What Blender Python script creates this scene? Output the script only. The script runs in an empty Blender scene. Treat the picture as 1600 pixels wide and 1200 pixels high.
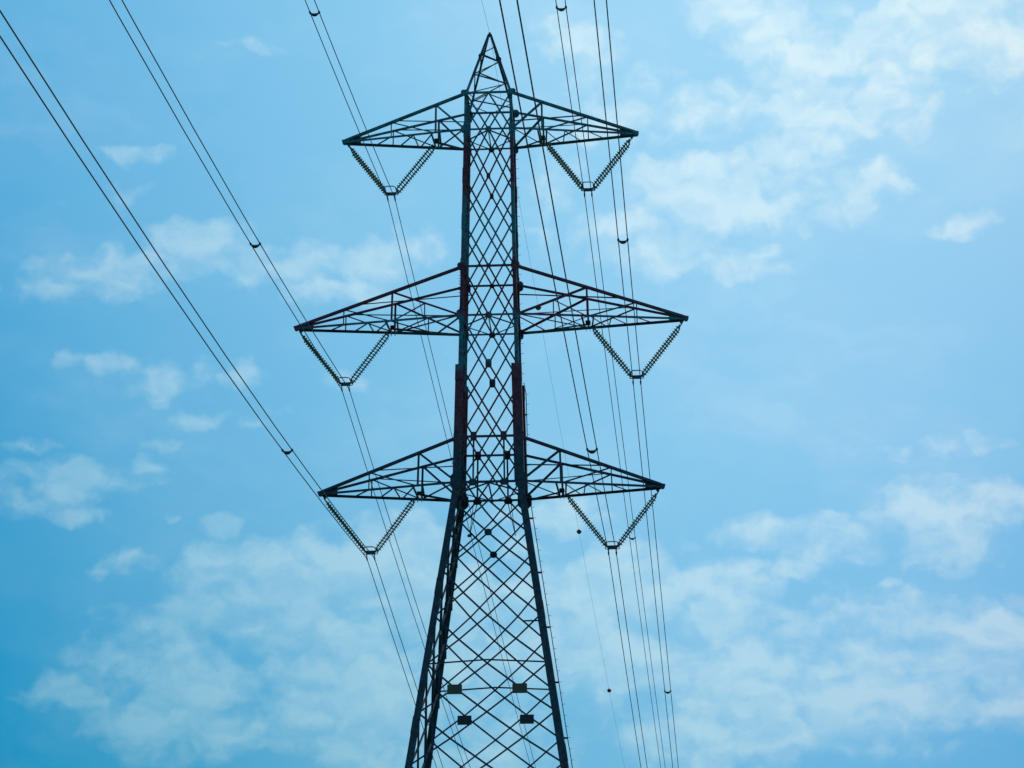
import bpy, bmesh, math, random
from mathutils import Matrix, Vector
V = Vector
random.seed(4)
SC = bpy.context.scene
COL = SC.collection

# ------------------------------------------------------------------ camera
PAN, PITCH, ROLL = -0.055825534, 0.344790878, -0.00537243
fw = V((math.sin(PAN)*math.cos(PITCH), math.cos(PAN)*math.cos(PITCH), math.sin(PITCH)))
rt = V((math.cos(PAN), -math.sin(PAN), 0)); up = rt.cross(fw)
r2 = rt*math.cos(ROLL)+up*math.sin(ROLL); u2 = -rt*math.sin(ROLL)+up*math.cos(ROLL)
cam = bpy.data.cameras.new('camera'); camo = bpy.data.objects.new('camera', cam); COL.objects.link(camo)
M = Matrix((r2, u2, -fw)).transposed().to_4x4(); M.translation = V((7.68538, -118.00331, 1.7))
camo.matrix_world = M
cam.lens = 36*3873.66/1600; cam.clip_start = 0.5; cam.clip_end = 6000
SC.camera = camo

# ------------------------------------------------------------------ light
SUN_EL, SUN_AZ = math.radians(48), math.radians(35)
SC.view_settings.view_transform = 'Standard'; SC.view_settings.look = 'None'
SC.view_settings.exposure = 0; SC.view_settings.gamma = 1
sl = bpy.data.lights.new('sun', 'SUN'); sl.energy = 2.0; sl.angle = math.radians(2); sl.color = (1, .95, .86)
so = bpy.data.objects.new('sun', sl); COL.objects.link(so)
sd = V((math.sin(SUN_AZ)*math.cos(SUN_EL), math.cos(SUN_AZ)*math.cos(SUN_EL), math.sin(SUN_EL)))
so.rotation_euler = sd.to_track_quat('Z', 'Y').to_euler(); so.location = sd*300

W = bpy.data.worlds.new('World'); SC.world = W; W.use_nodes = True
nt = W.node_tree; NL = nt.links
def N(t, **kw):
    n = nt.nodes.new(t)
    for k, v in kw.items(): setattr(n, k, v)
    return n
def put(s, v):
    if isinstance(v, bpy.types.NodeSocket): NL.new(v, s)
    else: s.default_value = v
def mth(op, a, b=None, c=None, clamp=False):
    n = N('ShaderNodeMath', operation=op); n.use_clamp = clamp; put(n.inputs[0], a)
    if b is not None: put(n.inputs[1], b)
    if c is not None: put(n.inputs[2], c)
    return n.outputs[0]
def vm(op, a, b=None, c=None, scale=None):
    n = N('ShaderNodeVectorMath', operation=op); put(n.inputs[0], a)
    if b is not None: put(n.inputs[1], b)
    if c is not None: put(n.inputs[2], c)
    if scale is not None: put(n.inputs['Scale'], scale)
    return n.outputs['Value' if op in ('LENGTH', 'DOT_PRODUCT') else 'Vector']
def mrange(v, a, b, c, d, smooth=False):
    n = N('ShaderNodeMapRange', interpolation_type='SMOOTHSTEP' if smooth else 'LINEAR')
    put(n.inputs[0], v)
    for i, k in enumerate((a, b, c, d)): put(n.inputs[i+1], k)
    return n.outputs[0]
def noise(vec, scale, detail, rough, lac=2.0):
    n = N('ShaderNodeTexNoise', noise_dimensions='2D'); put(n.inputs['Vector'], vec)
    n.inputs['Scale'].default_value = scale; n.inputs['Detail'].default_value = detail
    n.inputs['Roughness'].default_value = rough; n.inputs['Lacunarity'].default_value = lac
    return n
bg = nt.nodes['Background']; bg.inputs[1].default_value = 0.1
sky = N('ShaderNodeTexSky', sky_type='NISHITA', sun_disc=False, sun_elevation=SUN_EL, sun_rotation=SUN_AZ)
dirv = vm('NORMALIZE', N('ShaderNodeTexCoord').outputs['Generated'])
sep = N('ShaderNodeSeparateXYZ'); NL.new(dirv, sep.inputs[0])
RAD = 57.29578
az = mth('MULTIPLY', mth('ARCTAN2', sep.outputs[0], sep.outputs[1]), RAD)
el = mth('MULTIPLY', mth('ARCSINE', sep.outputs[2]), RAD)
# the sky's colour over the field: deep teal low in the west, pale blue high by the sun
uu = mth('MULTIPLY', mth('MINIMUM', mth('MAXIMUM', mth('ADD', az, 3.2), -15.0), 15.0), 1/12.4)
vv = mth('MULTIPLY', mth('MINIMUM', mth('MAXIMUM', mth('ADD', el, -19.6), -11.0), 12.0), 1/8.6)
TINT = [[0.689, 1.2472, 1.2666], [0.1896, 0.0532, 0.0189], [0.3273, 0.4049, 0.2904], [-0.2513, -0.2319, -0.1316], [-0.0267, -0.0476, -0.0411], [0.0463, -0.0183, -0.0579], [-0.0206, -0.0201, -0.0327]]
terms = [uu, vv, mth('MULTIPLY', uu, uu), mth('MULTIPLY', vv, vv), mth('MULTIPLY', uu, vv), mth('POWER', uu, 3.0)]
acc = None
for c, t in zip(TINT[1:], terms):
    s = vm('SCALE', c, scale=t)
    acc = vm('ADD', acc, s) if acc else vm('ADD', s, TINT[0])
acc = vm('MAXIMUM', acc, (0.02, 0.3, 0.4))
clear = vm('MULTIPLY', sky.outputs[0], acc)
# clouds: banks at their bearings and heights, broken up by noise on the direction
CLOUDS = [(-8.51, 14.53, 3.06, 1.63, 1.0), (-10.27, 13.47, 3.19, 1.48, 1.0), (-6.83, 13.83, 3.81, 1.92, 1.0), (-8.09, 15.57, 1.69, 0.89, 0.9), (-5.96, 15.75, 1.84, 1.04, 0.9), (-11.48, 13.87, 1.68, 0.74, 0.9), (-13.62, 12.56, 1.14, 0.59, 0.9), (-10.35, 11.73, 3.47, 0.89, 0.7), (-6.79, 12.09, 3.33, 1.33, 0.8), (-4.41, 13.86, 3.81, 2.81, 0.9), (-4.69, 11.24, 4.52, 0.89, 0.6), (-0.76, 15.02, 2.6, 1.18, 0.85), (1.37, 14.91, 1.99, 0.89, 1.0), (0.58, 13.68, 4.26, 1.63, 0.95), (4.31, 13.31, 4.56, 1.48, 1.0), (6.94, 12.79, 3.64, 1.48, 0.85), (2.47, 11.76, 4.53, 1.33, 0.8), (8.03, 13.75, 2.28, 0.74, 0.75), (2.93, 16.2, 1.23, 0.47, 0.85), (4.29, 15.93, 1.38, 0.67, 0.85), (6.88, 16.55, 1.7, 0.81, 0.9), (8.38, 16.62, 1.23, 0.67, 0.95), (7.43, 15.8, 1.69, 0.89, 0.8), (3.66, 15.4, 0.69, 0.33, 0.95), (5.74, 14.93, 0.46, 0.15, 0.45), (2.45, 15.48, 0.69, 0.3, 0.7), (7.57, 17.98, 2.95, 0.33, 0.45), (2.44, 23.93, 2.75, 0.89, 1.0), (4.66, 23.69, 1.94, 0.74, 1.0), (1.0, 24.35, 1.79, 0.67, 0.95), (4.08, 24.95, 1.39, 0.5, 1.0), (5.09, 25.82, 1.81, 0.67, 1.0), (6.52, 25.62, 1.31, 0.67, 0.9), (1.86, 26.07, 1.32, 0.81, 0.85), (0.8, 22.66, 1.76, 0.74, 0.85), (2.54, 22.39, 1.28, 0.56, 0.8), (0.02, 23.49, 1.13, 0.74, 0.6), (7.75, 27.26, 3.16, 1.11, 0.85), (3.87, 27.37, 2.0, 1.04, 0.7), (9.14, 26.71, 1.49, 0.89, 0.75), (2.27, 28.16, 1.68, 0.67, 0.6), (-1.54, 27.68, 1.5, 0.67, 0.6), (-0.58, 26.07, 2.14, 1.18, 0.5), (6.1, 24.05, 1.13, 0.59, 0.7), (8.38, 22.99, 1.29, 0.3, 0.62), (-2.23, 23.89, 1.78, 1.48, 0.3), (-11.18, 22.95, 1.93, 0.62, 0.75), (-8.94, 22.46, 2.08, 0.71, 0.85), (-12.09, 22.39, 1.6, 0.47, 0.75), (-6.71, 22.52, 1.28, 0.59, 0.75), (-13.47, 22.02, 1.91, 0.44, 0.65), (-14.37, 21.59, 1.75, 0.3, 0.7), (-7.65, 21.84, 1.75, 0.44, 0.7), (-5.6, 22.84, 0.96, 0.67, 0.6), (-12.81, 23.85, 0.61, 0.33, 0.8), (-13.19, 20.03, 1.1, 0.33, 0.75), (-11.71, 19.7, 1.02, 0.62, 0.8), (-10.87, 19.96, 0.63, 0.33, 0.6), (-9.7, 19.86, 0.5, 0.5, 0.8), (-10.66, 18.75, 0.94, 0.27, 0.55), (-9.43, 18.76, 0.62, 0.18, 0.5), (-11.71, 18.21, 0.62, 0.24, 0.6), (-13.33, 17.43, 2.17, 0.41, 0.8), (-14.5, 16.9, 1.55, 0.5, 0.8), (-13.72, 16.49, 0.93, 0.27, 0.75), (-11.98, 17.67, 0.78, 0.3, 0.7), (-14.88, 18.04, 0.86, 0.18, 0.6), (-12.32, 15.58, 0.77, 0.35, 0.8), (-13.05, 15.23, 0.46, 0.18, 0.6), (-10.17, 16.36, 0.52, 0.27, 0.7), (-10.29, 15.65, 0.77, 0.59, 0.7), (-9.95, 27.44, 1.08, 0.19, 0.45), (-11.91, 24.87, 0.65, 0.18, 0.45), (-14.35, 23.49, 0.97, 0.18, 0.35), (-2.58, 16.8, 1.7, 0.89, 0.55), (-6.96, 19.72, 0.94, 0.3, 0.3), (-14.91, 12.29, 0.45, 0.21, 0.4), (-12.86, 24.75, 0.98, 0.21, 0.4), (-8.66, 19.08, 0.78, 0.21, 0.35), (6.5, 17.74, 1.4, 0.18, 0.35), (-11.39, 16.56, 0.22, 0.18, 0.4), (-4.78, 20.34, 0.95, 0.3, 0.25)]
comb = N('ShaderNodeCombineXYZ'); NL.new(az, comb.inputs[0]); NL.new(el, comb.inputs[1])
warp = noise(comb.outputs[0], 1.1, 3, 0.5)
wv = vm('MULTIPLY', vm('SUBTRACT', warp.outputs['Color'], (.5, .5, .5)), (.9, .6, 0))
ae = vm('ADD', comb.outputs[0], wv)
mask = None
for (a, e, ra, re, w) in CLOUDS:
    d = vm('MULTIPLY_ADD', ae, (1/(ra*1.3), 1/(re*1.3), 0), (-a/(ra*1.3), -e/(re*1.3), 0))
    v = mth('MULTIPLY_ADD', vm('LENGTH', d), -w, w)
    mask = mth('SMOOTH_MAX', mask, v, 0.10) if mask else mth('MAXIMUM', v, 0.0)
# the rest of the sky carries the same broken cloud
out = mth('MAXIMUM', mrange(mth('ABSOLUTE', mth('ADD', az, 3.2)), 13, 19, 0, 1), mrange(mth('ABSOLUTE', mth('ADD', el, -19.6)), 9, 14, 0, 1))
bank = noise(vm('MULTIPLY', comb.outputs[0], (.6, 1, 1)), 0.16, 2, 0.5)
mask = mth('MAXIMUM', mask, mth('MULTIPLY', out, mrange(bank.outputs['Fac'], .42, .68, 0, .9)))
def puffs(vec):
    return noise(vm('MULTIPLY', vec, (.62, 1, 1)), 0.62, 6, 0.54).outputs['Fac']
vo = N('ShaderNodeTexVoronoi', feature='SMOOTH_F1', voronoi_dimensions='2D'); put(vo.inputs['Vector'], vm('MULTIPLY', ae, (.8, 1.1, 1)))
vo.inputs['Scale'].default_value = 1.35; vo.inputs['Smoothness'].default_value = .7; vo.inputs['Detail'].default_value = 1.0
vo.inputs['Roughness'].default_value = .5; vo.normalize = True
fine = noise(vm('MULTIPLY', comb.outputs[0], (.75, 1, 1)), 2.6, 4, 0.55)
p0 = puffs(ae)
pn = mth('MULTIPLY', mth('ADD', p0, -.5), 2.3)
pn = mth('ADD', pn, mth('MULTIPLY', mth('SUBTRACT', .34, vo.outputs['Distance']), 1.5))
pn = mth('ADD', pn, mth('MULTIPLY', mth('ADD', fine.outputs['Fac'], -.5), .72))
p_up = puffs(vm('ADD', ae, (.10, .30, 0)))
body = mth('MINIMUM', mth('MULTIPLY', mask, 1.22), .70)
dens = mrange(mth('ADD', body, mth('MULTIPLY', pn, mrange(mask, 0, .2, .12, .62))), .06, .96, 0, 1, True)
vn = noise(vm('MULTIPLY', ae, (.55, 1, 1)), 0.30, 4, 0.5)
veil = mth('MULTIPLY', mrange(vn.outputs['Fac'], .40, .70, 0, .26), mrange(p0, .3, .7, .4, 1.3))
dens = mth('MAXIMUM', dens, veil)
lit = mth('MULTIPLY_ADD', mth('SUBTRACT', p0, p_up), 2.7, 1.04)
amt = mth('MULTIPLY', dens, mth('MINIMUM', mth('MAXIMUM', lit, .66), 1.3))
lift = vm('ADD', vm('SCALE', (.45, .16, -.08), scale=uu), vm('ADD', vm('SCALE', (.35, .12, 0), scale=vv), (1.85, 1.30, .42)))
cl = vm('ADD', clear, vm('SCALE', vm('MAXIMUM', lift, (.9, .8, .2)), scale=amt))
NL.new(cl, bg.inputs[0])

# ------------------------------------------------------------------ materials
def mat(name, base, rough=.6, metal=0.0, vary=None, scale=.3, lo=.5, hi=.6, spec=.5):
    m = bpy.data.materials.new(name); m.use_nodes = True
    t = m.node_tree; b = t.nodes['Principled BSDF']
    b.inputs['Roughness'].default_value = rough; b.inputs['Metallic'].default_value = metal
    b.inputs['Specular IOR Level'].default_value = spec
    tc = t.nodes.new('ShaderNodeTexCoord')
    n = t.nodes.new('ShaderNodeTexNoise'); n.inputs['Scale'].default_value = scale; n.inputs['Detail'].default_value = 4
    t.links.new(tc.outputs['Object'], n.inputs['Vector'])
    r = t.nodes.new('ShaderNodeValToRGB')
    r.color_ramp.elements[0].position = lo; r.color_ramp.elements[1].position = hi
    r.color_ramp.elements[0].color = (*base, 1); r.color_ramp.elements[1].color = (*(vary or [c*1.3 for c in base]), 1)
    t.links.new(n.outputs['Fac'], r.inputs[0]); t.links.new(r.outputs[0], b.inputs['Base Color'])
    return m
def steel():
    """old paint and rust banded by height; blue haze is put into the coats"""
    m = bpy.data.materials.new('weathered_steel'); m.use_nodes = True
    t = m.node_tree; b = t.nodes['Principled BSDF']
    b.inputs['Roughness'].default_value = .6; b.inputs['Specular IOR Level'].default_value = .3
    g = t.nodes.new('ShaderNodeNewGeometry'); sp = t.nodes.new('ShaderNodeSeparateXYZ'); t.links.new(g.outputs['Position'], sp.inputs[0])
    n = t.nodes.new('ShaderNodeTexNoise'); n.inputs['Scale'].default_value = .9; n.inputs['Detail'].default_value = 5; t.links.new(g.outputs['Position'], n.inputs['Vector'])
    a = t.nodes.new('ShaderNodeMath'); a.operation = 'MULTIPLY_ADD'; a.inputs[1].default_value = 4.0; t.links.new(n.outputs['Fac'], a.inputs[0]); t.links.new(sp.outputs[2], a.inputs[2])
    r = t.nodes.new('ShaderNodeMapRange'); r.inputs[1].default_value = 32.0; r.inputs[2].default_value = 66.0; t.links.new(a.outputs[0], r.inputs[0])
    cr = t.nodes.new('ShaderNodeValToRGB'); navy, teal, plum = (.010, .055, .085), (.018, .165, .215), (.090, .030, .058)  # navy and teal have the blue lift of hazy air painted in
    stops = [(39.5, navy), (42.2, plum), (44.2, plum), (44.9, teal), (47.0, teal), (47.6, plum), (50.2, plum), (51.0, teal), (53.6, teal), (54.6, plum), (57.0, plum), (57.8, teal), (60.2, teal), (61.2, navy)]
    e = cr.color_ramp.elements
    while len(e) > 1: e.remove(e[-1])
    e[0].position = 0; e[0].color = (*navy, 1)
    for z, c in stops:
        k = e.new((z-30)/34); k.color = (*c, 1)
    n2 = t.nodes.new('ShaderNodeTexNoise'); n2.inputs['Scale'].default_value = 5; n2.inputs['Detail'].default_value = 6; t.links.new(g.outputs['Position'], n2.inputs['Vector'])
    mr = t.nodes.new('ShaderNodeMapRange'); mr.inputs[1].default_value = .35; mr.inputs[2].default_value = .65; mr.inputs[3].default_value = .55; mr.inputs[4].default_value = 1.45; t.links.new(n2.outputs['Fac'], mr.inputs[0])
    sc = t.nodes.new('ShaderNodeVectorMath'); sc.operation = 'SCALE'; t.links.new(cr.outputs[0], sc.inputs[0]); t.links.new(mr.outputs[0], sc.inputs['Scale'])
    t.links.new(r.outputs[0], cr.inputs[0]); t.links.new(sc.outputs[0], b.inputs['Base Color'])
    return m
STEEL = steel()
FITTING = mat('fitting_steel', (.012, .045, .075), .5, scale=4)
WIRE = mat('aluminium_wire', (.010, .042, .080), .6, scale=.5, spec=.3)
GLASS = mat('green_glass', (.03, .09, .07), .12, vary=(.07, .14, .07), scale=5, lo=.35, hi=.7)
def see_through(m, c, f):
    t = m.node_tree; b = t.nodes['Principled BSDF']; tr = t.nodes.new('ShaderNodeBsdfTranslucent'); tr.inputs[0].default_value = (*c, 1)
    mx = t.nodes.new('ShaderNodeMixShader'); mx.inputs[0].default_value = f
    t.links.new(b.outputs[0], mx.inputs[1]); t.links.new(tr.outputs[0], mx.inputs[2])
    t.links.new(mx.outputs[0], t.nodes['Material Output'].inputs['Surface'])
see_through(GLASS, (.50, .68, .42), .42)
SIGN_G = mat('olive_plate', (.045, .065, .035), .45, vary=(.04, .085, .045), scale=1.5, lo=.3, hi=.7)
SIGN_D = mat('dark_plate', (.018, .025, .04), .5, scale=2)
BALL = mat('marker_paint', (.16, .045, .05), .5, vary=(.11, .035, .04), scale=3)
FIELD = mat('field_grass', (.03, .065, .03), .9, vary=(.055, .07, .03), scale=.05, lo=.35, hi=.7)

# ------------------------------------------------------------------ mesh helpers
def link(name, bm, m, parent=None, smooth=False):
    me = bpy.data.meshes.new(name)
    bmesh.ops.recalc_face_normals(bm, faces=bm.faces[:])
    if smooth:
        for f in bm.faces: f.smooth = True
    bm.to_mesh(me); bm.free()
    me.materials.append(m)
    o = bpy.data.objects.new(name, me); COL.objects.link(o)
    if parent: o.parent = parent
    return o
def empty(name, loc=(0, 0, 0)):
    o = bpy.data.objects.new(name, None); COL.objects.link(o); o.location = loc
    o.empty_display_size = .5
    return o
def tag(o, label, cat, group=None):
    o['label'] = label; o['category'] = cat
    if group: o['group'] = group
    return o
def loft(bm, rings, cap=True, close=True):
    vs = [[bm.verts.new(p) for p in r] for r in rings]
    n = len(rings[0])
    for a, b in zip(vs[:-1], vs[1:]):
        for i in range(n if close else n-1):
            bm.faces.new((a[i], a[(i+1) % n], b[(i+1) % n], b[i]))
    if cap:
        bm.faces.new(vs[0][::-1]); bm.faces.new(vs[-1])
def angle(bm, p0, p1, w, n, t=.014, off=0.0, side=1):
    """one L-section steel bar; n is the outward normal of the face it lies on"""
    p0, p1, n = V(p0), V(p1), V(n)
    d = (p1-p0).normalized(); n = (n-d*n.dot(d)).normalized(); s = d.cross(n)*side
    prof = [(-w/2, 0), (w/2, 0), (w/2, -t), (-w/2+t, -t), (-w/2+t, -w), (-w/2, -w)]
    loft(bm, [[p+s*a+n*(b+off) for a, b in prof] for p in (p0, p1)])
def bar(bm, p0, p1, w, h=None, n=(0, 0, 1)):
    p0, p1, n = V(p0), V(p1), V(n); h = h or w
    d = (p1-p0).normalized(); n = (n-d*n.dot(d)).normalized(); s = d.cross(n)
    loft(bm, [[p+s*a*w/2+n*b*h/2 for a, b in ((-1, -1), (1, -1), (1, 1), (-1, 1))] for p in (p0, p1)])
def tube(bm, pts, r, seg=6, cap=True):
    pts = [V(p) for p in pts]; rings = []
    rr = r if isinstance(r, (list, tuple)) else [r]*len(pts)
    d0 = (pts[1]-pts[0]).normalized()
    u = d0.orthogonal().normalized()
    for i, p in enumerate(pts):
        d = (pts[min(i+1, len(pts)-1)]-pts[max(i-1, 0)]).normalized()
        u = (u-d*u.dot(d)).normalized(); v = d.cross(u)
        rings.append([p+(u*math.cos(6.28318*k/seg)+v*math.sin(6.28318*k/seg))*rr[i] for k in range(seg)])
    loft(bm, rings, cap)
def poly_plate(bm, c, ax, ay, pts, t=.014):
    c, ax, ay = V(c), V(ax).normalized(), V(ay).normalized(); n = ax.cross(ay).normalized()
    loft(bm, [[c+ax*a+ay*b+n*k*t/2 for a, b in pts] for k in (-1, 1)])
def octo(w, h, c=.28):
    a, b = w/2, h/2; k = min(w, h)*c
    return [(-a, -b+k), (-a+k, -b), (a-k, -b), (a, -b+k), (a, b-k), (a-k, b), (-a+k, b), (-a, b-k)]

# ------------------------------------------------------------------ the pylon
DR = 1.0228
ZA = [(0, 7.0), (29.03, 2.8937), (38.49, 1.5542), (40.874, 1.4952), (47.402, 1.369), (50.1, 1.3196), (57.85, 1.1936), (59.97, 1.175), (70, 1.08)]
def lerp_tab(tab, x):
    for (x0, y0), (x1, y1) in zip(tab[:-1], tab[1:]):
        if x <= x1: return y0+(y1-y0)*(x-x0)/(x1-x0)
    return tab[-1][1]
def A(z): return lerp_tab(ZA, z)
ZK = [(-1, 62.0), (0, 59.97), (1, 57.853), (2, 55.146), (3, 52.607), (4, 50.096), (5, 47.402), (6, 44.746), (7.5, 40.874), (8.5, 38.489),
      (9, 37.5), (10, 35.776), (11, 33.848), (12, 31.465), (13, 29.035), (14, 26.612), (15, 24.054), (16, 21.4), (17, 18.6), (18, 15.7), (19, 12.7), (20, 9.6), (21, 6.4), (22, 3.1), (23, .2)]
def Z(k): return lerp_tab(ZK, k)
ZP = 63.995
# the four faces: name, point at (u across -1..1, z), outward normal
FACES = {'near': (lambda u, z: V((u*A(z), -A(z)*DR, z)), V((0, -1, 0))),
         'far': (lambda u, z: V((u*A(z), A(z)*DR, z)), V((0, 1, 0))),
         'left': (lambda u, z: V((-A(z), u*A(z)*DR, z)), V((-1, 0, 0))),
         'right': (lambda u, z: V((A(z), u*A(z)*DR, z)), V((1, 0, 0)))}
TOWER = empty('transmission_tower')
tag(TOWER, 'tall dark steel lattice transmission tower with three tiers of crossarms', 'pylon')

# legs: L sections that grow heavier downwards, with lapped splices
LEGW = [(59.97, 57.85, .155), (57.85, 55.2, .175), (55.2, 52.6, .19), (52.6, 50.1, .185), (50.1, 47.4, .205), (47.4, 44.25, .20),
        (44.25, 38.49, .34), (38.49, 33.0, .335), (33.0, 26.0, .335), (26.0, 15.0, .35), (15.0, 0.0, .36)]
LEGS = {}
for sx in (-1, 1):
    for sy in (-1, 1):
        bm = bmesh.new()
        def corner(z, w, e=0): return V((sx*(A(z)+w/2+e), sy*(A(z)*DR+w/2+e), z))
        def lsec(z, w, t, e=0):
            if w == .34: e += .05
            c = corner(z, w, e); W2 = w+e+(.10 if w == .34 and sx > 0 else 0)
            return [c, c+V((-sx*W2, 0, 0)), c+V((-sx*W2, -sy*t, 0)), c+V((-sx*t, -sy*t, 0)), c+V((-sx*t, -sy*W2, 0)), c+V((0, -sy*W2, 0))]
        for (z1, z0, w) in LEGW:
            t = .022+w*.04
            loft(bm, [lsec(z1, w, t), lsec(z0+.01, w, t)])
        for (z1, z0, w) in LEGW[1:]:
            loft(bm, [lsec(z1+.42, w, .012, .016), lsec(z1-.42, w, .012, .016)])
        LEGS[sx, sy] = link('leg', bm, STEEL, TOWER)

# lattice: bars from one leg at node k to the other at node k+2, both ways, on each face
def brace_pts(face, k, s):
    F = FACES[face][0]; pts = []
    for j in range(9):
        kk = k+j*.25; u = (-1+j*.25)*s
        if kk < 0 or kk > 23: continue
        if j % 2 and not 7.5 <= kk <= 9.5: continue
        pts.append(F(u, Z(kk)))
    return pts
def lattice_bar(bm, face, k, s):
    n = FACES[face][1]; pts = brace_pts(face, k, s)
    w = .088 if k < 8 else (.092 if s > 0 else .082)
    if face == 'far' : w *= .95
    off = .0 if s > 0 else -.022
    run = [pts[0]]
    for a, b, c in zip(pts[:-2], pts[1:-1], pts[2:]):
        if (b-a).normalized().dot((c-b).normalized()) < .99995: run.append(b)
    run.append(pts[-1])
    for a, b in zip(run[:-1], run[1:]):
        if (b-a).length > .05: angle(bm, a, b, w, n, .012, off, s)
for face in ('near', 'far'):
    for k in range(-1, 16):
        for s in (-1, 1):
            bm = bmesh.new(); lattice_bar(bm, face, k, s); link('diagonal_brace', bm, STEEL, TOWER)
    bm = bmesh.new()
    for k in range(16, 22):
        for s in (-1, 1): lattice_bar(bm, face, k, s)
    link('lower_bracing', bm, STEEL, TOWER)
for face in ('left', 'right'):
    bm = bmesh.new()
    for k in range(-1, 22):
        for s in (-1, 1): lattice_bar(bm, face, k, s)
    F = FACES[face][0]
    for k in range(9, 15) if face == 'left' else ():   # upright redundants that hang from the crossings
        for u in (-.5, .5):
            p = F(u, Z(k+.5)); q = F(u, Z(k+1.5)); q = V((p.x, p.y, q.z))
            angle(bm, p, q, .07, FACES[face][1], .012, -.03)
    link('side_bracing', bm, STEEL, TOWER)

# horizontal beams
def beam(face, z, w, bow=0.0, pegs=False):
    F, n = FACES[face]; bm = bmesh.new()
    a, b = F(-1, z), F(1, z)
    if bow:
        m = F(0, z)+V((0, 0, bow))
        angle(bm, a, m, w, n, .012, .03); angle(bm, m, b, w, n, .012, .03)
        if pegs:
            for i in range(1, 26):
                f = i/26; c = a.lerp(b, f)+V((0, 0, bow*(1-abs(2*f-1))))+n*.02
                bar(bm, c, c-V((0, 0, .24 if face == 'far' else .12)), .03)
    else: angle(bm, a, b, w, n, .014, .02)
    return link('cross_beam', bm, STEEL, TOWER)
for face in FACES:
    for z, w in ((59.97, .14), (57.853, .11), (50.096, .13), (47.402, .11), (40.874, .13), (38.489, .13)):
        beam(face, z, w*(1 if face == 'near' else .9))
    beam(face, 29.035, .075, .16 if face in ('near', 'far') else 0, face in ('near', 'far'))
# plan bracing inside the body at each crossarm floor
for z, w in ((57.80, .10), (47.35, .10), (38.44, .13), (59.9, .06)):
    bm = bmesh.new(); a = A(z); P = [V((0, -a*DR, z)), V((a, 0, z)), V((0, a*DR, z)), V((-a, 0, z))]
    for i in range(4): bar(bm, P[i], P[(i+1) % 4], w, .03) if i in (0, 3) else bar(bm, P[i], P[(i+1) % 4], w*.55, .03)
    if w > .08: bar(bm, P[0]-V((0, 0, .04)), P[2]-V((0, 0, .04)), w*.6, .03)
    link('plan_brace', bm, STEEL, TOWER)
# uprights between the quarter gussets of the bottom crossarm's bay, and the drop rods below it
for face in ('near', 'far'):
    F, n = FACES[face]
    for u in (-.5, .5):
        bm = bmesh.new(); angle(bm, F(u, 40.8), F(u, 38.55), .085, n, .012, -.04); link('upright', bm, STEEL, TOWER)
bm = bmesh.new()
F = FACES['far'][0]
bm.free()
for rods, end, pl in ((((-.5, .022), (-.62, .018)), (-.66, 36.75), True), (((.48, .022), (.58, .018)), (.62, 36.7), False)):
    for u0, r in rods:
        bm = bmesh.new(); tube(bm, [F(u0, 38.4), F(*end)], r); link('drop_rod', bm, STEEL, TOWER)
    if pl:
        bm = bmesh.new(); poly_plate(bm, F(-.66, 36.72)-V((0, .08, 0)), (1, 0, 0), (0, 0, 1), octo(.22, .16)); link('gusset_plate', bm, STEEL, TOWER)
bm = bmesh.new()
F = FACES['near'][0]; angle(bm, F(.67, 31.15), F(1, 31.15), .075, FACES['near'][1], .012, -.05); link('short_strut', bm, STEEL, TOWER)

# gusset plates
def gusset(face, u, z, w, h, c=.28):
    F, n = FACES[face]; bm = bmesh.new()
    ax = V((1, 0, 0)) if face in ('near', 'far') else V((0, 1, 0))
    poly_plate(bm, F(u, z)+n*.045, ax, (0, 0, 1), octo(w, h, c), .016)
    link('gusset_plate', bm, STEEL, TOWER)
for face in ('near', 'far'):
    gusset(face, 0, 57.83, .30, .34); gusset(face, 0, 55.146, .20, .32); gusset(face, 0, 50.09, .26, .26)
    gusset(face, 0, 47.38, .34, .34); gusset(face, 0, 44.746, .31, .46, .2)
    for u in (-.5, .5): gusset(face, u, 40.874, .31, .47, .1); gusset(face, u, 38.46, .44, .34)
    gusset(face, 0, 35.776, .36, .34, .3)
    for u in (-1, 1):                            # plates where the crossarms meet the legs
        for z, w, h in ((59.93, .42, .36), (57.83, .36, .46), (50.06, .44, .44), (47.40, .40, .56), (40.86, .38, .42), (38.50, .56, .80)):
            if face == 'far' and z in (59.93, 50.06): w *= 1.15; h *= 1.3
            if face == 'far' and z == 38.50: w = .72
            F, n = FACES[face]; bm = bmesh.new()
            poly_plate(bm, F(u, z)+n*(.13 if z > 44 else .19)+V((u*.05, 0, 0)), (1, 0, 0), (0, 0, 1), octo(w, h, .22), .018)
            link('gusset_plate', bm, STEEL, TOWER)
# number and warning plates on the lattice low down
for face, zz, m, lab in (('near', 27.72, SIGN_G, 'olive plate'), ('far', 27.58, SIGN_D, 'near-black plate')):
    F, n = FACES[face]
    for u in (-.5, .5):
        bm = bmesh.new(); c = F(u, zz)+V((.02, 0, 0)); c = c+V((0, -.11 if face == 'near' else -.13, 0))
        bmesh.ops.create_cube(bm, size=1, matrix=Matrix.Translation(c) @ Matrix.Diagonal((.70, .025, .47, 1)))
        bmesh.ops.bevel(bm, geom=bm.edges[:], offset=.008, segments=1, affect='EDGES')
        for q in (-.2, .2): bar(bm, c+V((q, .02, 0)), c+V((q, .09, 0)), .04)
        o = link('sign_plate', bm, m, TOWER); o['label'] = lab + ' fixed to the lattice low on the tower'

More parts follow.
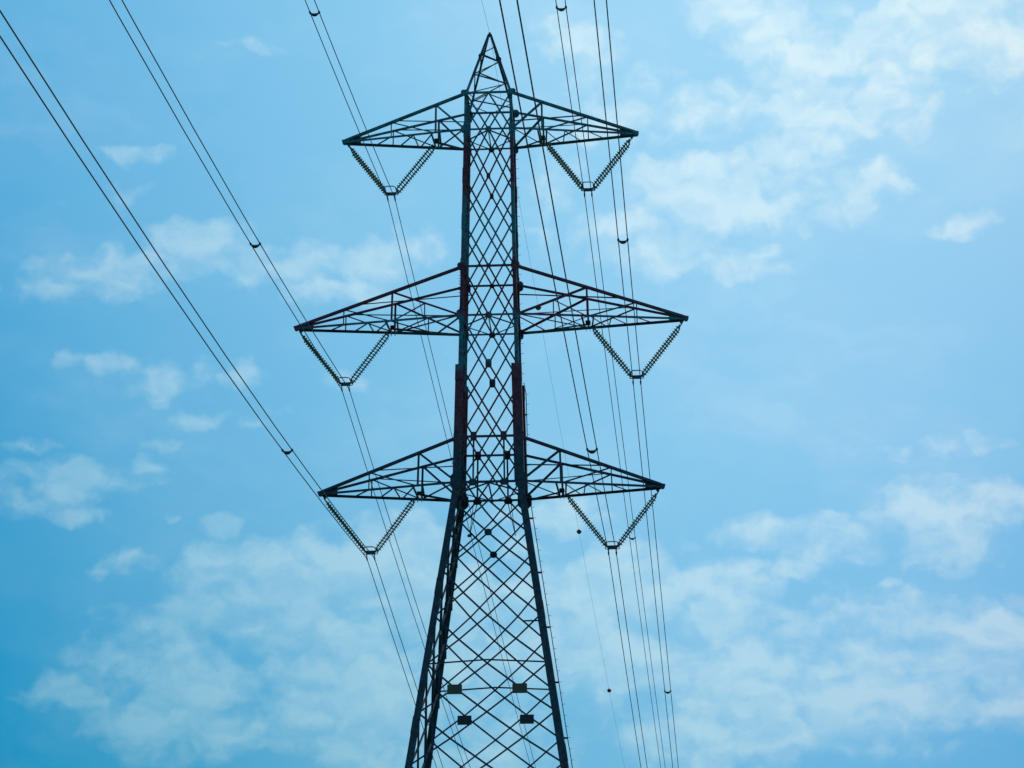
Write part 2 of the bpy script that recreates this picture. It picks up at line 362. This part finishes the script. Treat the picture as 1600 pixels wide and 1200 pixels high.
# peak
def peak_pt(sx, sy, t):
    a = A(59.97); b = V((sx*a, sy*a*DR, 59.97)); return b.lerp(V((sx*.05, sy*.05, ZP)), t)
for sx in (-1, 1):
    for sy in (-1, 1):
        bm = bmesh.new(); p, q = peak_pt(sx, sy, -.01), peak_pt(sx, sy, 1)
        angle(bm, p, q, .115, (0, sy, .25), .016, 0, -sx*sy); link('peak_leg', bm, STEEL, TOWER)
ZIG = {-1: [(-1, 0), (1, .146), (-1, .33), (1, .52), (-1, .67), (1, .78)], 1: [(1, .05), (-1, .165), (1, .366), (-1, .51), (1, .65), (-1, .73)]}
for sy in (-1, 1):
    for (x0, t0), (x1, t1) in zip(ZIG[sy][:-1], ZIG[sy][1:]):
        bm = bmesh.new(); angle(bm, peak_pt(x0, sy, t0), peak_pt(x1, sy, t1), .06, (0, sy, .2), .01, -.02); link('peak_brace', bm, STEEL, TOWER)
for sx in (-1, 1):
    zz = [(-1, .02), (1, .2), (-1, .36), (1, .5), (-1, .63), (1, .74)]
    for (y0, t0), (y1, t1) in zip(zz[:-1], zz[1:]):
        bm = bmesh.new(); angle(bm, peak_pt(sx, y0, t0), peak_pt(sx, y1, t1), .05, (sx, 0, .2), .01, -.02); link('peak_brace', bm, STEEL, TOWER)
bm = bmesh.new()
bar(bm, (0, 0, ZP-.12), (0, 0, ZP+.10), .12, .12, (0, 1, 0)); bar(bm, (0, -.12, ZP-.02), (0, .12, ZP-.02), .05)
for sx, sy, t in ((1, -1, .55), (1, 1, .70), (-1, -1, .62)):
    c = peak_pt(sx, sy, t); poly_plate(bm, c, (1, 0, 0), (0, 0, 1), octo(.18, .3), .016)
link('peak_cap', bm, STEEL, TOWER)

# climbing rail and step bolts up the right hand leg
def leg_out(z, e):
    w = [w for (z1, z0, w) in LEGW if z0 <= z <= z1 or z > 59.97][0]
    return V((A(z)+w/2+e, A(z)*DR+w/2-.06, z))
bm = bmesh.new()
zl = [44.6+i*(18-44.6)/60 for i in range(61)]
ext = lambda z: .12 if z > 41.5 else (.05 if z > 38.6 else .17)
for a, b in zip(zl[:-1], zl[1:]):
    bar(bm, leg_out(a, ext(a)), leg_out(b, ext(b)), .03)
rail = link('climbing_rail', bm, FITTING, TOWER)
z = 59.4
i = 0
while z > 19:
    e = ext(z) if z < 44.6 else 0
    if z > 26 or True:
        bm = bmesh.new()
        r = .011
        tube(bm, [leg_out(z, -.02 if i % 5 == 0 or e == 0 else e-.01), leg_out(z, e+.14)], r, 5)
        if i % 5 == 0 and e: bar(bm, leg_out(z-.02, -.01), leg_out(z-.02, e+.01), .05, .09)
        if z > 23: link('step_bolt', bm, FITTING, TOWER)
        else: bm.free()
    z -= .545; i += 1
for z0 in (49.6, 44.55):                         # bolt groups standing out of the left leg's splices
    bm = bmesh.new()
    for j in range(7):
        zz = z0-j*.16; tube(bm, [(-(A(zz)+.10), -A(zz)*DR-.02, zz), (-(A(zz)+.19), -A(zz)*DR-.02, zz)], .018, 5)
    link('splice_bolt', bm, STEEL, TOWER)

# crossarms
def crossarm(side, L, zt, zb, tp, ts, wide):
    a_t, a_b = A(zt), A(zb)
    tip = lambda sy, top: V((side*L, sy*.07, zb+(.10 if top else 0)))
    base = {(-1, 1): V((side*a_t, -a_t*DR, zt)), (1, 1): V((side*a_t, a_t*DR, zt)), (-1, 0): V((side*a_b, -a_b*DR, zb)), (1, 0): V((side*a_b, a_b*DR, zb))}
    def P(sy, top, t): return base[sy, top].lerp(tip(sy, top), t)
    bm = bmesh.new()                               # tip: two cheek plates and a hanging lug
    for y in (-.11, .11):
        poly_plate(bm, (side*(L-.33), y, zb+.08), (side, 0, 0), (0, 0, 1), [(-.55, -.05), (.40, -.11), (.46, .06), (.30, .10), (-.55, .29)], .018)
    bar(bm, (side*(L-.02), -.12, zb), (side*(L-.02), .12, zb), .12, .12)
    poly_plate(bm, (side*(L-.26), 0, zb-.10), (1, 0, 0), (0, 0, 1), [(-.14, .1), (-.03, -.14), (.03, -.14), (.14, .1)], .05)
    arm = link('crossarm', bm, STEEL, TOWER)
    for sy in (-1, 1):
        for top in (0, 1):
            bm = bmesh.new(); angle(bm, P(sy, top, -.012), P(sy, top, .985), .135 if top else .125, (0, sy, .15), .016, .05, side*sy*(1 if top else -1))
            link('top_chord' if top else 'bottom_chord', bm, STEEL, arm)
    def br(name, p, q, w, n=(0, -1, 0), off=0.0):
        bm = bmesh.new(); angle(bm, p, q, w, n, .011, off); link(name, bm, STEEL, arm)
    for sy in (-1, 1):
        n = (0, sy, 0)
        br('post', P(sy, 1, tp), P(sy, 0, tp), .10, n, .02); br('post', P(sy, 1, ts), P(sy, 0, ts), .055, n, .02)
        br('brace', P(sy, 1, tp), P(sy, 0, .0), .105, n, -.01); br('brace', P(sy, 1, ts), P(sy, 0, tp), .065, n, -.01)
        if wide:
            m = P(sy, 1, tp).lerp(P(sy, 0, 0), .47); q = P(sy, 0, tp*.53)
            br('post', m, V((m.x, q.y, q.z)), .055, n, .02); br('brace', m, P(sy, 0, tp), .055, n, -.03)
    br('brace', P(1, 1, -.02)-V((0, 0, .55)), P(-1, 1, tp+(1-tp)*(.36 if wide else .44)), .055, (0, 0, 1), .02)
    br('brace', P(1, 1, ts-.03), P(-1, 0, .03), .045, (0, 0, 1), .02)
    S = lambda s: tp+(1-tp)*s
    for (y0, s0, y1, s1) in ((1, .66, -1, .50), (1, .41, -1, .24), (-1, .24, 1, .21), (1, .19, -1, .03)):
        br('brace', P(y0, 0, S(s0)), P(y1, 0, S(s1)), .055, (0, 0, -1), .02)
    br('brace', P(1, 0, tp), P(-1, 0, .02), .06, (0, 0, -1), .02)
    if wide:
        br('brace', P(-1, 0, tp), P(1, 0, tp*.4), .05, (0, 0, -1), .03); br('brace', P(1, 0, tp*.42), P(-1, 0, 0.0), .07, (0, 0, -1), .05)
    c0 = (P(-1, 0, tp)+P(1, 0, tp))/2
    br('brace', c0+V((0, .1, -.05)), P(1, 0, .04), .09, (0, 0, -1), .06)
    for q in (-.035, .035): br('brace', P(-1, 0, tp+q), P(1, 0, tp+q*.6), .085, (0, 0, -1), .03)
    bm = bmesh.new()                               # bracket the inner insulators hang from
    poly_plate(bm, c0+V((0, 0, -.03)), (1, 0, 0), (0, 1, 0), octo(.26, .60, .2), .03)
    for q in (-.10, .10): poly_plate(bm, c0+V((q, 0, -.20)), (0, 1, 0), (0, 0, 1), [(-.26, .17), (-.26, -.10), (-.14, -.26), (.14, -.26), (.26, -.10), (.26, .17)], .02)
    link('hanger_bracket', bm, STEEL, arm)
    return arm
ARMS = {}
for tier, L, zt, zb, tp, ts, wide in (('top', 7.70, 59.97, 57.853, .245, .61, False), ('middle', 10.0, 50.096, 47.402, .42, .71, True), ('bottom', 8.58, 40.874, 38.489, .285, .64, False)):
    for side, word in ((-1, 'left'), (1, 'right')):
        crossarm(side, L, zt, zb, tp, ts, wide)

# ------------------------------------------------------------------ insulators
def disc_string(bm, p, q):
    """cap-and-pin glass discs from p down to q"""
    p, q = V(p), V(q); d = (q-p).normalized(); L = (q-p).length
    u = d.orthogonal().normalized(); v = d.cross(u); seg = 10
    n = int(L/.150); st = L/n
    for i in range(n):
        c = p+d*(st*i); rings = []
        for s, r in ((0, .024), (.03, .036), (.050, .040), (.060, .110), (.074, .117), (.078, .08), (.082, .03), (st, .022)):
            rings.append([c+d*s+(u*math.cos(6.28318*k/seg)+v*math.sin(6.28318*k/seg))*r for k in range(seg)])
        loft(bm, rings)
def rounded_loop(c, ax, ay, w, h, r, n=5):
    c, ax, ay = V(c), V(ax).normalized(), V(ay).normalized(); pts = []
    for (sx, sy, a0) in ((1, 1, 0), (-1, 1, 90), (-1, -1, 180), (1, -1, 270)):
        for k in range(n+1):
            a = math.radians(a0+90*k/n)
            pts.append(c+ax*(sx*(w/2-r)+r*math.cos(a))+ay*(sy*(h/2-r)+r*math.sin(a)))
    pts.append(pts[0]); return pts
YOKE = {('top', -1): (-5.17, 54.86), ('top', 1): (5.11, 54.78), ('middle', -1): (-7.39, 44.35), ('middle', 1): (7.41, 44.35), ('bottom', -1): (-5.98, 35.43), ('bottom', 1): (6.01, 35.44)}
OUTER = {'top': (7.47, 57.66), 'middle': (9.80, 47.20), 'bottom': (8.38, 38.28)}
INNER = {'top': (2.94, 57.52), 'middle': (5.20, 47.09), 'bottom': (3.80, 38.16)}
WORD = {-1: 'left', 1: 'right'}
def insulator_set(tier, side):
    x, z = YOKE[tier, side]
    root = empty('insulator_set', (x, 0, z))
    tag(root, 'V-shaped pair of green glass insulator strings under the %s crossarm on the %s' % (tier, WORD[side]), 'insulator', 'V-shaped insulator sets under the crossarms')
    O = V((x, 0, z))
    ends = []
    for (ax, azz), e in ((OUTER[tier], side), (INNER[tier], -side)):
        top = V((side*ax, 0, azz))-O; foot = V((e*.30, 0, .12)); d = (foot-top).normalized()
        for y in (-.31, .31):
            bm = bmesh.new()
            a = top+d*(.36 if e == side else .17)+V((0, y, 0)); b = foot-d*.10+V((0, y, 0))
            disc_string(bm, a, b); st = link('insulator_string', bm, GLASS, root)
            bm = bmesh.new(); tube(bm, [a-d*.03, b+d*.03], .036, 6); link('metal_core', bm, FITTING, st)
        bm = bmesh.new()                           # link, twin yoke above and below
        g = .28 if e == side else .10
        tube(bm, [top+V((0, 0, .05)), top+d*(g-.04)], .03); bar(bm, top+d*g+V((0, -.36, 0)), top+d*g+V((0, .36, 0)), .04, .09, d)
        for y in (-.31, .31): tube(bm, [top+d*g+V((0, y, 0)), top+d*(g+.1)+V((0, y, 0))], .022)
        link('link_yoke', bm, FITTING, root); bm = bmesh.new()
        bar(bm, foot-d*.04+V((0, -.36, 0)), foot-d*.04+V((0, .36, 0)), .04, .09, d); tube(bm, [foot-d*.05, V((e*.17, 0, .0))], .035)
        link('link_yoke', bm, FITTING, root)
    bm = bmesh.new()
    poly_plate(bm, (0, 0, 0), (1, 0, 0), (0, 0, 1), [(-.20, -.09), (.20, -.09), (.25, 0), (.20, .07), (-.20, .07), (-.25, 0)], .05)
    link('yoke_plate', bm, FITTING, root)
    bm = bmesh.new(); tube(bm, rounded_loop((0, -.34, .10), (1, 0, 0), (0, 1, .05), .56, .92, .18), .026)
    bar(bm, (-.27, -.05, .08), (-.2, 0, .02), .03); bar(bm, (.27, -.05, .08), (.2, 0, .02), .03); link('corona_ring', bm, FITTING, root)
    for e in (-1, 1):
        bm = bmesh.new(); tube(bm, rounded_loop((e*.27, 0, -.02), (1, 0, 0), (0, .5, .5), .17, .20, .07), .02); link('arcing_horn', bm, FITTING, root)
        bm = bmesh.new()
        tube(bm, [(e*.19, 0, -.05), (e*.19, 0, -.20)], .03); tube(bm, [(e*.19, -.26, -.30), (e*.19, -.1, -.255), (e*.19, .1, -.265), (e*.19, .26, -.32)], [.025, .045, .045, .025])
        bar(bm, (e*.19, 0, -.16), (e*.19, 0, -.35), .10, .13)
        link('suspension_clamp', bm, FITTING, root)
for tier in ('top', 'middle', 'bottom'):
    for side in (-1, 1): insulator_set(tier, side)

# ------------------------------------------------------------------ conductors
AZ_N, AZ_F = -.015086, .03785
NEAR = {('top', -1): (-.13820, 4.2854e-4), ('middle', -1): (-.13170, 4.6412e-4), ('bottom', -1): (-.12100, 4.5489e-4), ('top', 1): (-.13670, 3.5876e-4), ('middle', 1): (-.11746, 2.9445e-4), ('bottom', 1): (-.11726, 2.0256e-4)}
FAR = {('top', -1): (-.18841, 2.7547e-4), ('middle', -1): (-.17804, 3.7275e-4), ('bottom', -1): (-.18601, 2.5139e-4), ('top', 1): (-.14455, 1.7238e-4), ('middle', 1): (-.20974, 2.163e-4), ('bottom', 1): (-.14968, 2.5413e-4)}
def span_pt(o, azm, b, c, s, sgn): return V((o.x+s*math.sin(azm), o.y+sgn*s*math.cos(azm), o.z+b*s+c*s*s))
def wire_pts(o, n, f):
    P = [span_pt(o, AZ_N, n[0], n[1], s, -1) for s in (165, 150, 135, 120, 110, 100, 90, 80, 70, 60, 50, 40, 30, 22, 15, 9, 4, 1.5)]
    P.append(V(o))
    P += [span_pt(o, AZ_F, f[0], f[1], s, 1) for s in (1.5, 4, 9, 16, 25, 36, 50, 65, 80, 100, 120, 145, 175, 210, 250, 300, 360, 420)]
    return P
for (tier, side), (x, z) in YOKE.items():
    for e in (-1, 1):
        o = V((x+e*.19, 0, z-.265)); bm = bmesh.new()
        tube(bm, wire_pts(o, NEAR[tier, side], FAR[tier, side]), .021, 6)
        w = link('conductor_wire', bm, WIRE, None, True)
        tag(w, '%s wire of the two clamped under the %s crossarm on the %s' % (WORD[e], tier, WORD[side]), 'power line', 'paired conductors of the line')
o = V((0, 0, ZP+.05)); ENEAR, EFAR = (-.15125, 1.0e-4), (-.13989, 2.3293e-4)
bm = bmesh.new(); tube(bm, wire_pts(o, ENEAR, EFAR), .0075, 5)
tag(link('earth_wire', bm, WIRE, None, True), 'very thin single earth wire passing over the tip of the tower', 'earth wire')
for s, lab in ((29.9, 'grey-red marker ball on the earth wire behind the right middle crossarm'), (66.5, 'dark red marker ball on the earth wire left of the right bottom insulator'), (105.1, 'dark marker ball lowest on the earth wire, right of the lower tower body')):
    c = span_pt(o, AZ_F, EFAR[0], EFAR[1], s, 1); bm = bmesh.new()
    bmesh.ops.create_uvsphere(bm, u_segments=20, v_segments=12, radius=.185)
    seam = bmesh.new()
    b = link('marker_ball', bm, BALL, None, True); b.location = c
    tag(b, lab, 'marker ball', 'marker balls on the earth wire')
    loft(seam, [[V((math.cos(6.28318*k/24)*r, math.sin(6.28318*k/24)*r, h)) for k in range(24)] for r, h in ((.18, -.012), (.205, -.010), (.205, .010), (.18, .012))])
    link('seam_flange', seam, BALL, b)
# spacers that hold each pair of wires apart
def spacer(tier, side, s, sgn, lab):
    x, z = YOKE[tier, side]; prm = (NEAR if sgn < 0 else FAR)[tier, side]; azm = AZ_N if sgn < 0 else AZ_F
    c = span_pt(V((x, 0, z-.265)), azm, prm[0], prm[1], s, sgn)
    root = empty('wire_spacer', c); tag(root, lab, 'spacer', 'spacers between paired wires')
    bm = bmesh.new(); pts, rad = [], []
    for k in range(-7, 8):
        f = k/7; pts.append(V((f*.19, 0, -.115*(1-f*f)))); rad.append(.022+.052*(1-f*f)**1.5)
    tube(bm, pts, rad, 8); link('damper_body', bm, FITTING, root, True)
    for e in (-1, 1):
        bm = bmesh.new(); tube(bm, [(e*.19, -.07, 0), (e*.19, .07, 0)], .046, 8); bar(bm, (e*.19, 0, .05), (e*.17, 0, -.05), .05)
        link('clamp', bm, FITTING, root)
spacer('top', -1, 26.65, -1, 'crescent spacer at the top edge, left of the tower peak')
spacer('middle', -1, 26.4, -1, 'crescent spacer on the wires above the left middle crossarm tip')
spacer('bottom', -1, 25.7, -1, 'crescent spacer on the wires above the left bottom crossarm tip')
spacer('top', 1, 26.55, -1, 'crescent spacer at the top edge, right of the tower peak')
spacer('middle', 1, 24.8, -1, 'crescent spacer between the right top insulator and the right middle crossarm')
spacer('bottom', 1, 24.85, -1, 'crescent spacer just above the right bottom crossarm')
spacer('top', 1, 43.5, 1, 'small crescent spacer beside the right bottom insulator set')
spacer('middle', 1, 37.3, 1, 'small crescent spacer lowest on the right-hand wires')

# ------------------------------------------------------------------ ground (below the frame)
bm = bmesh.new(); G = 24
vs = [[None]*(G+1) for _ in range(G+1)]
for i in range(G+1):
    for j in range(G+1):
        x, y = (i/G-.5)*5200, (j/G-.5)*5200
        vs[i][j] = bm.verts.new((x, y, -.02-min(1, max(0, (math.hypot(x, y)-400)/2000))*6))
for i in range(G):
    for j in range(G): bm.faces.new((vs[i][j], vs[i+1][j], vs[i+1][j+1], vs[i][j+1]))
g = link('ground', bm, FIELD); g['kind'] = 'structure'
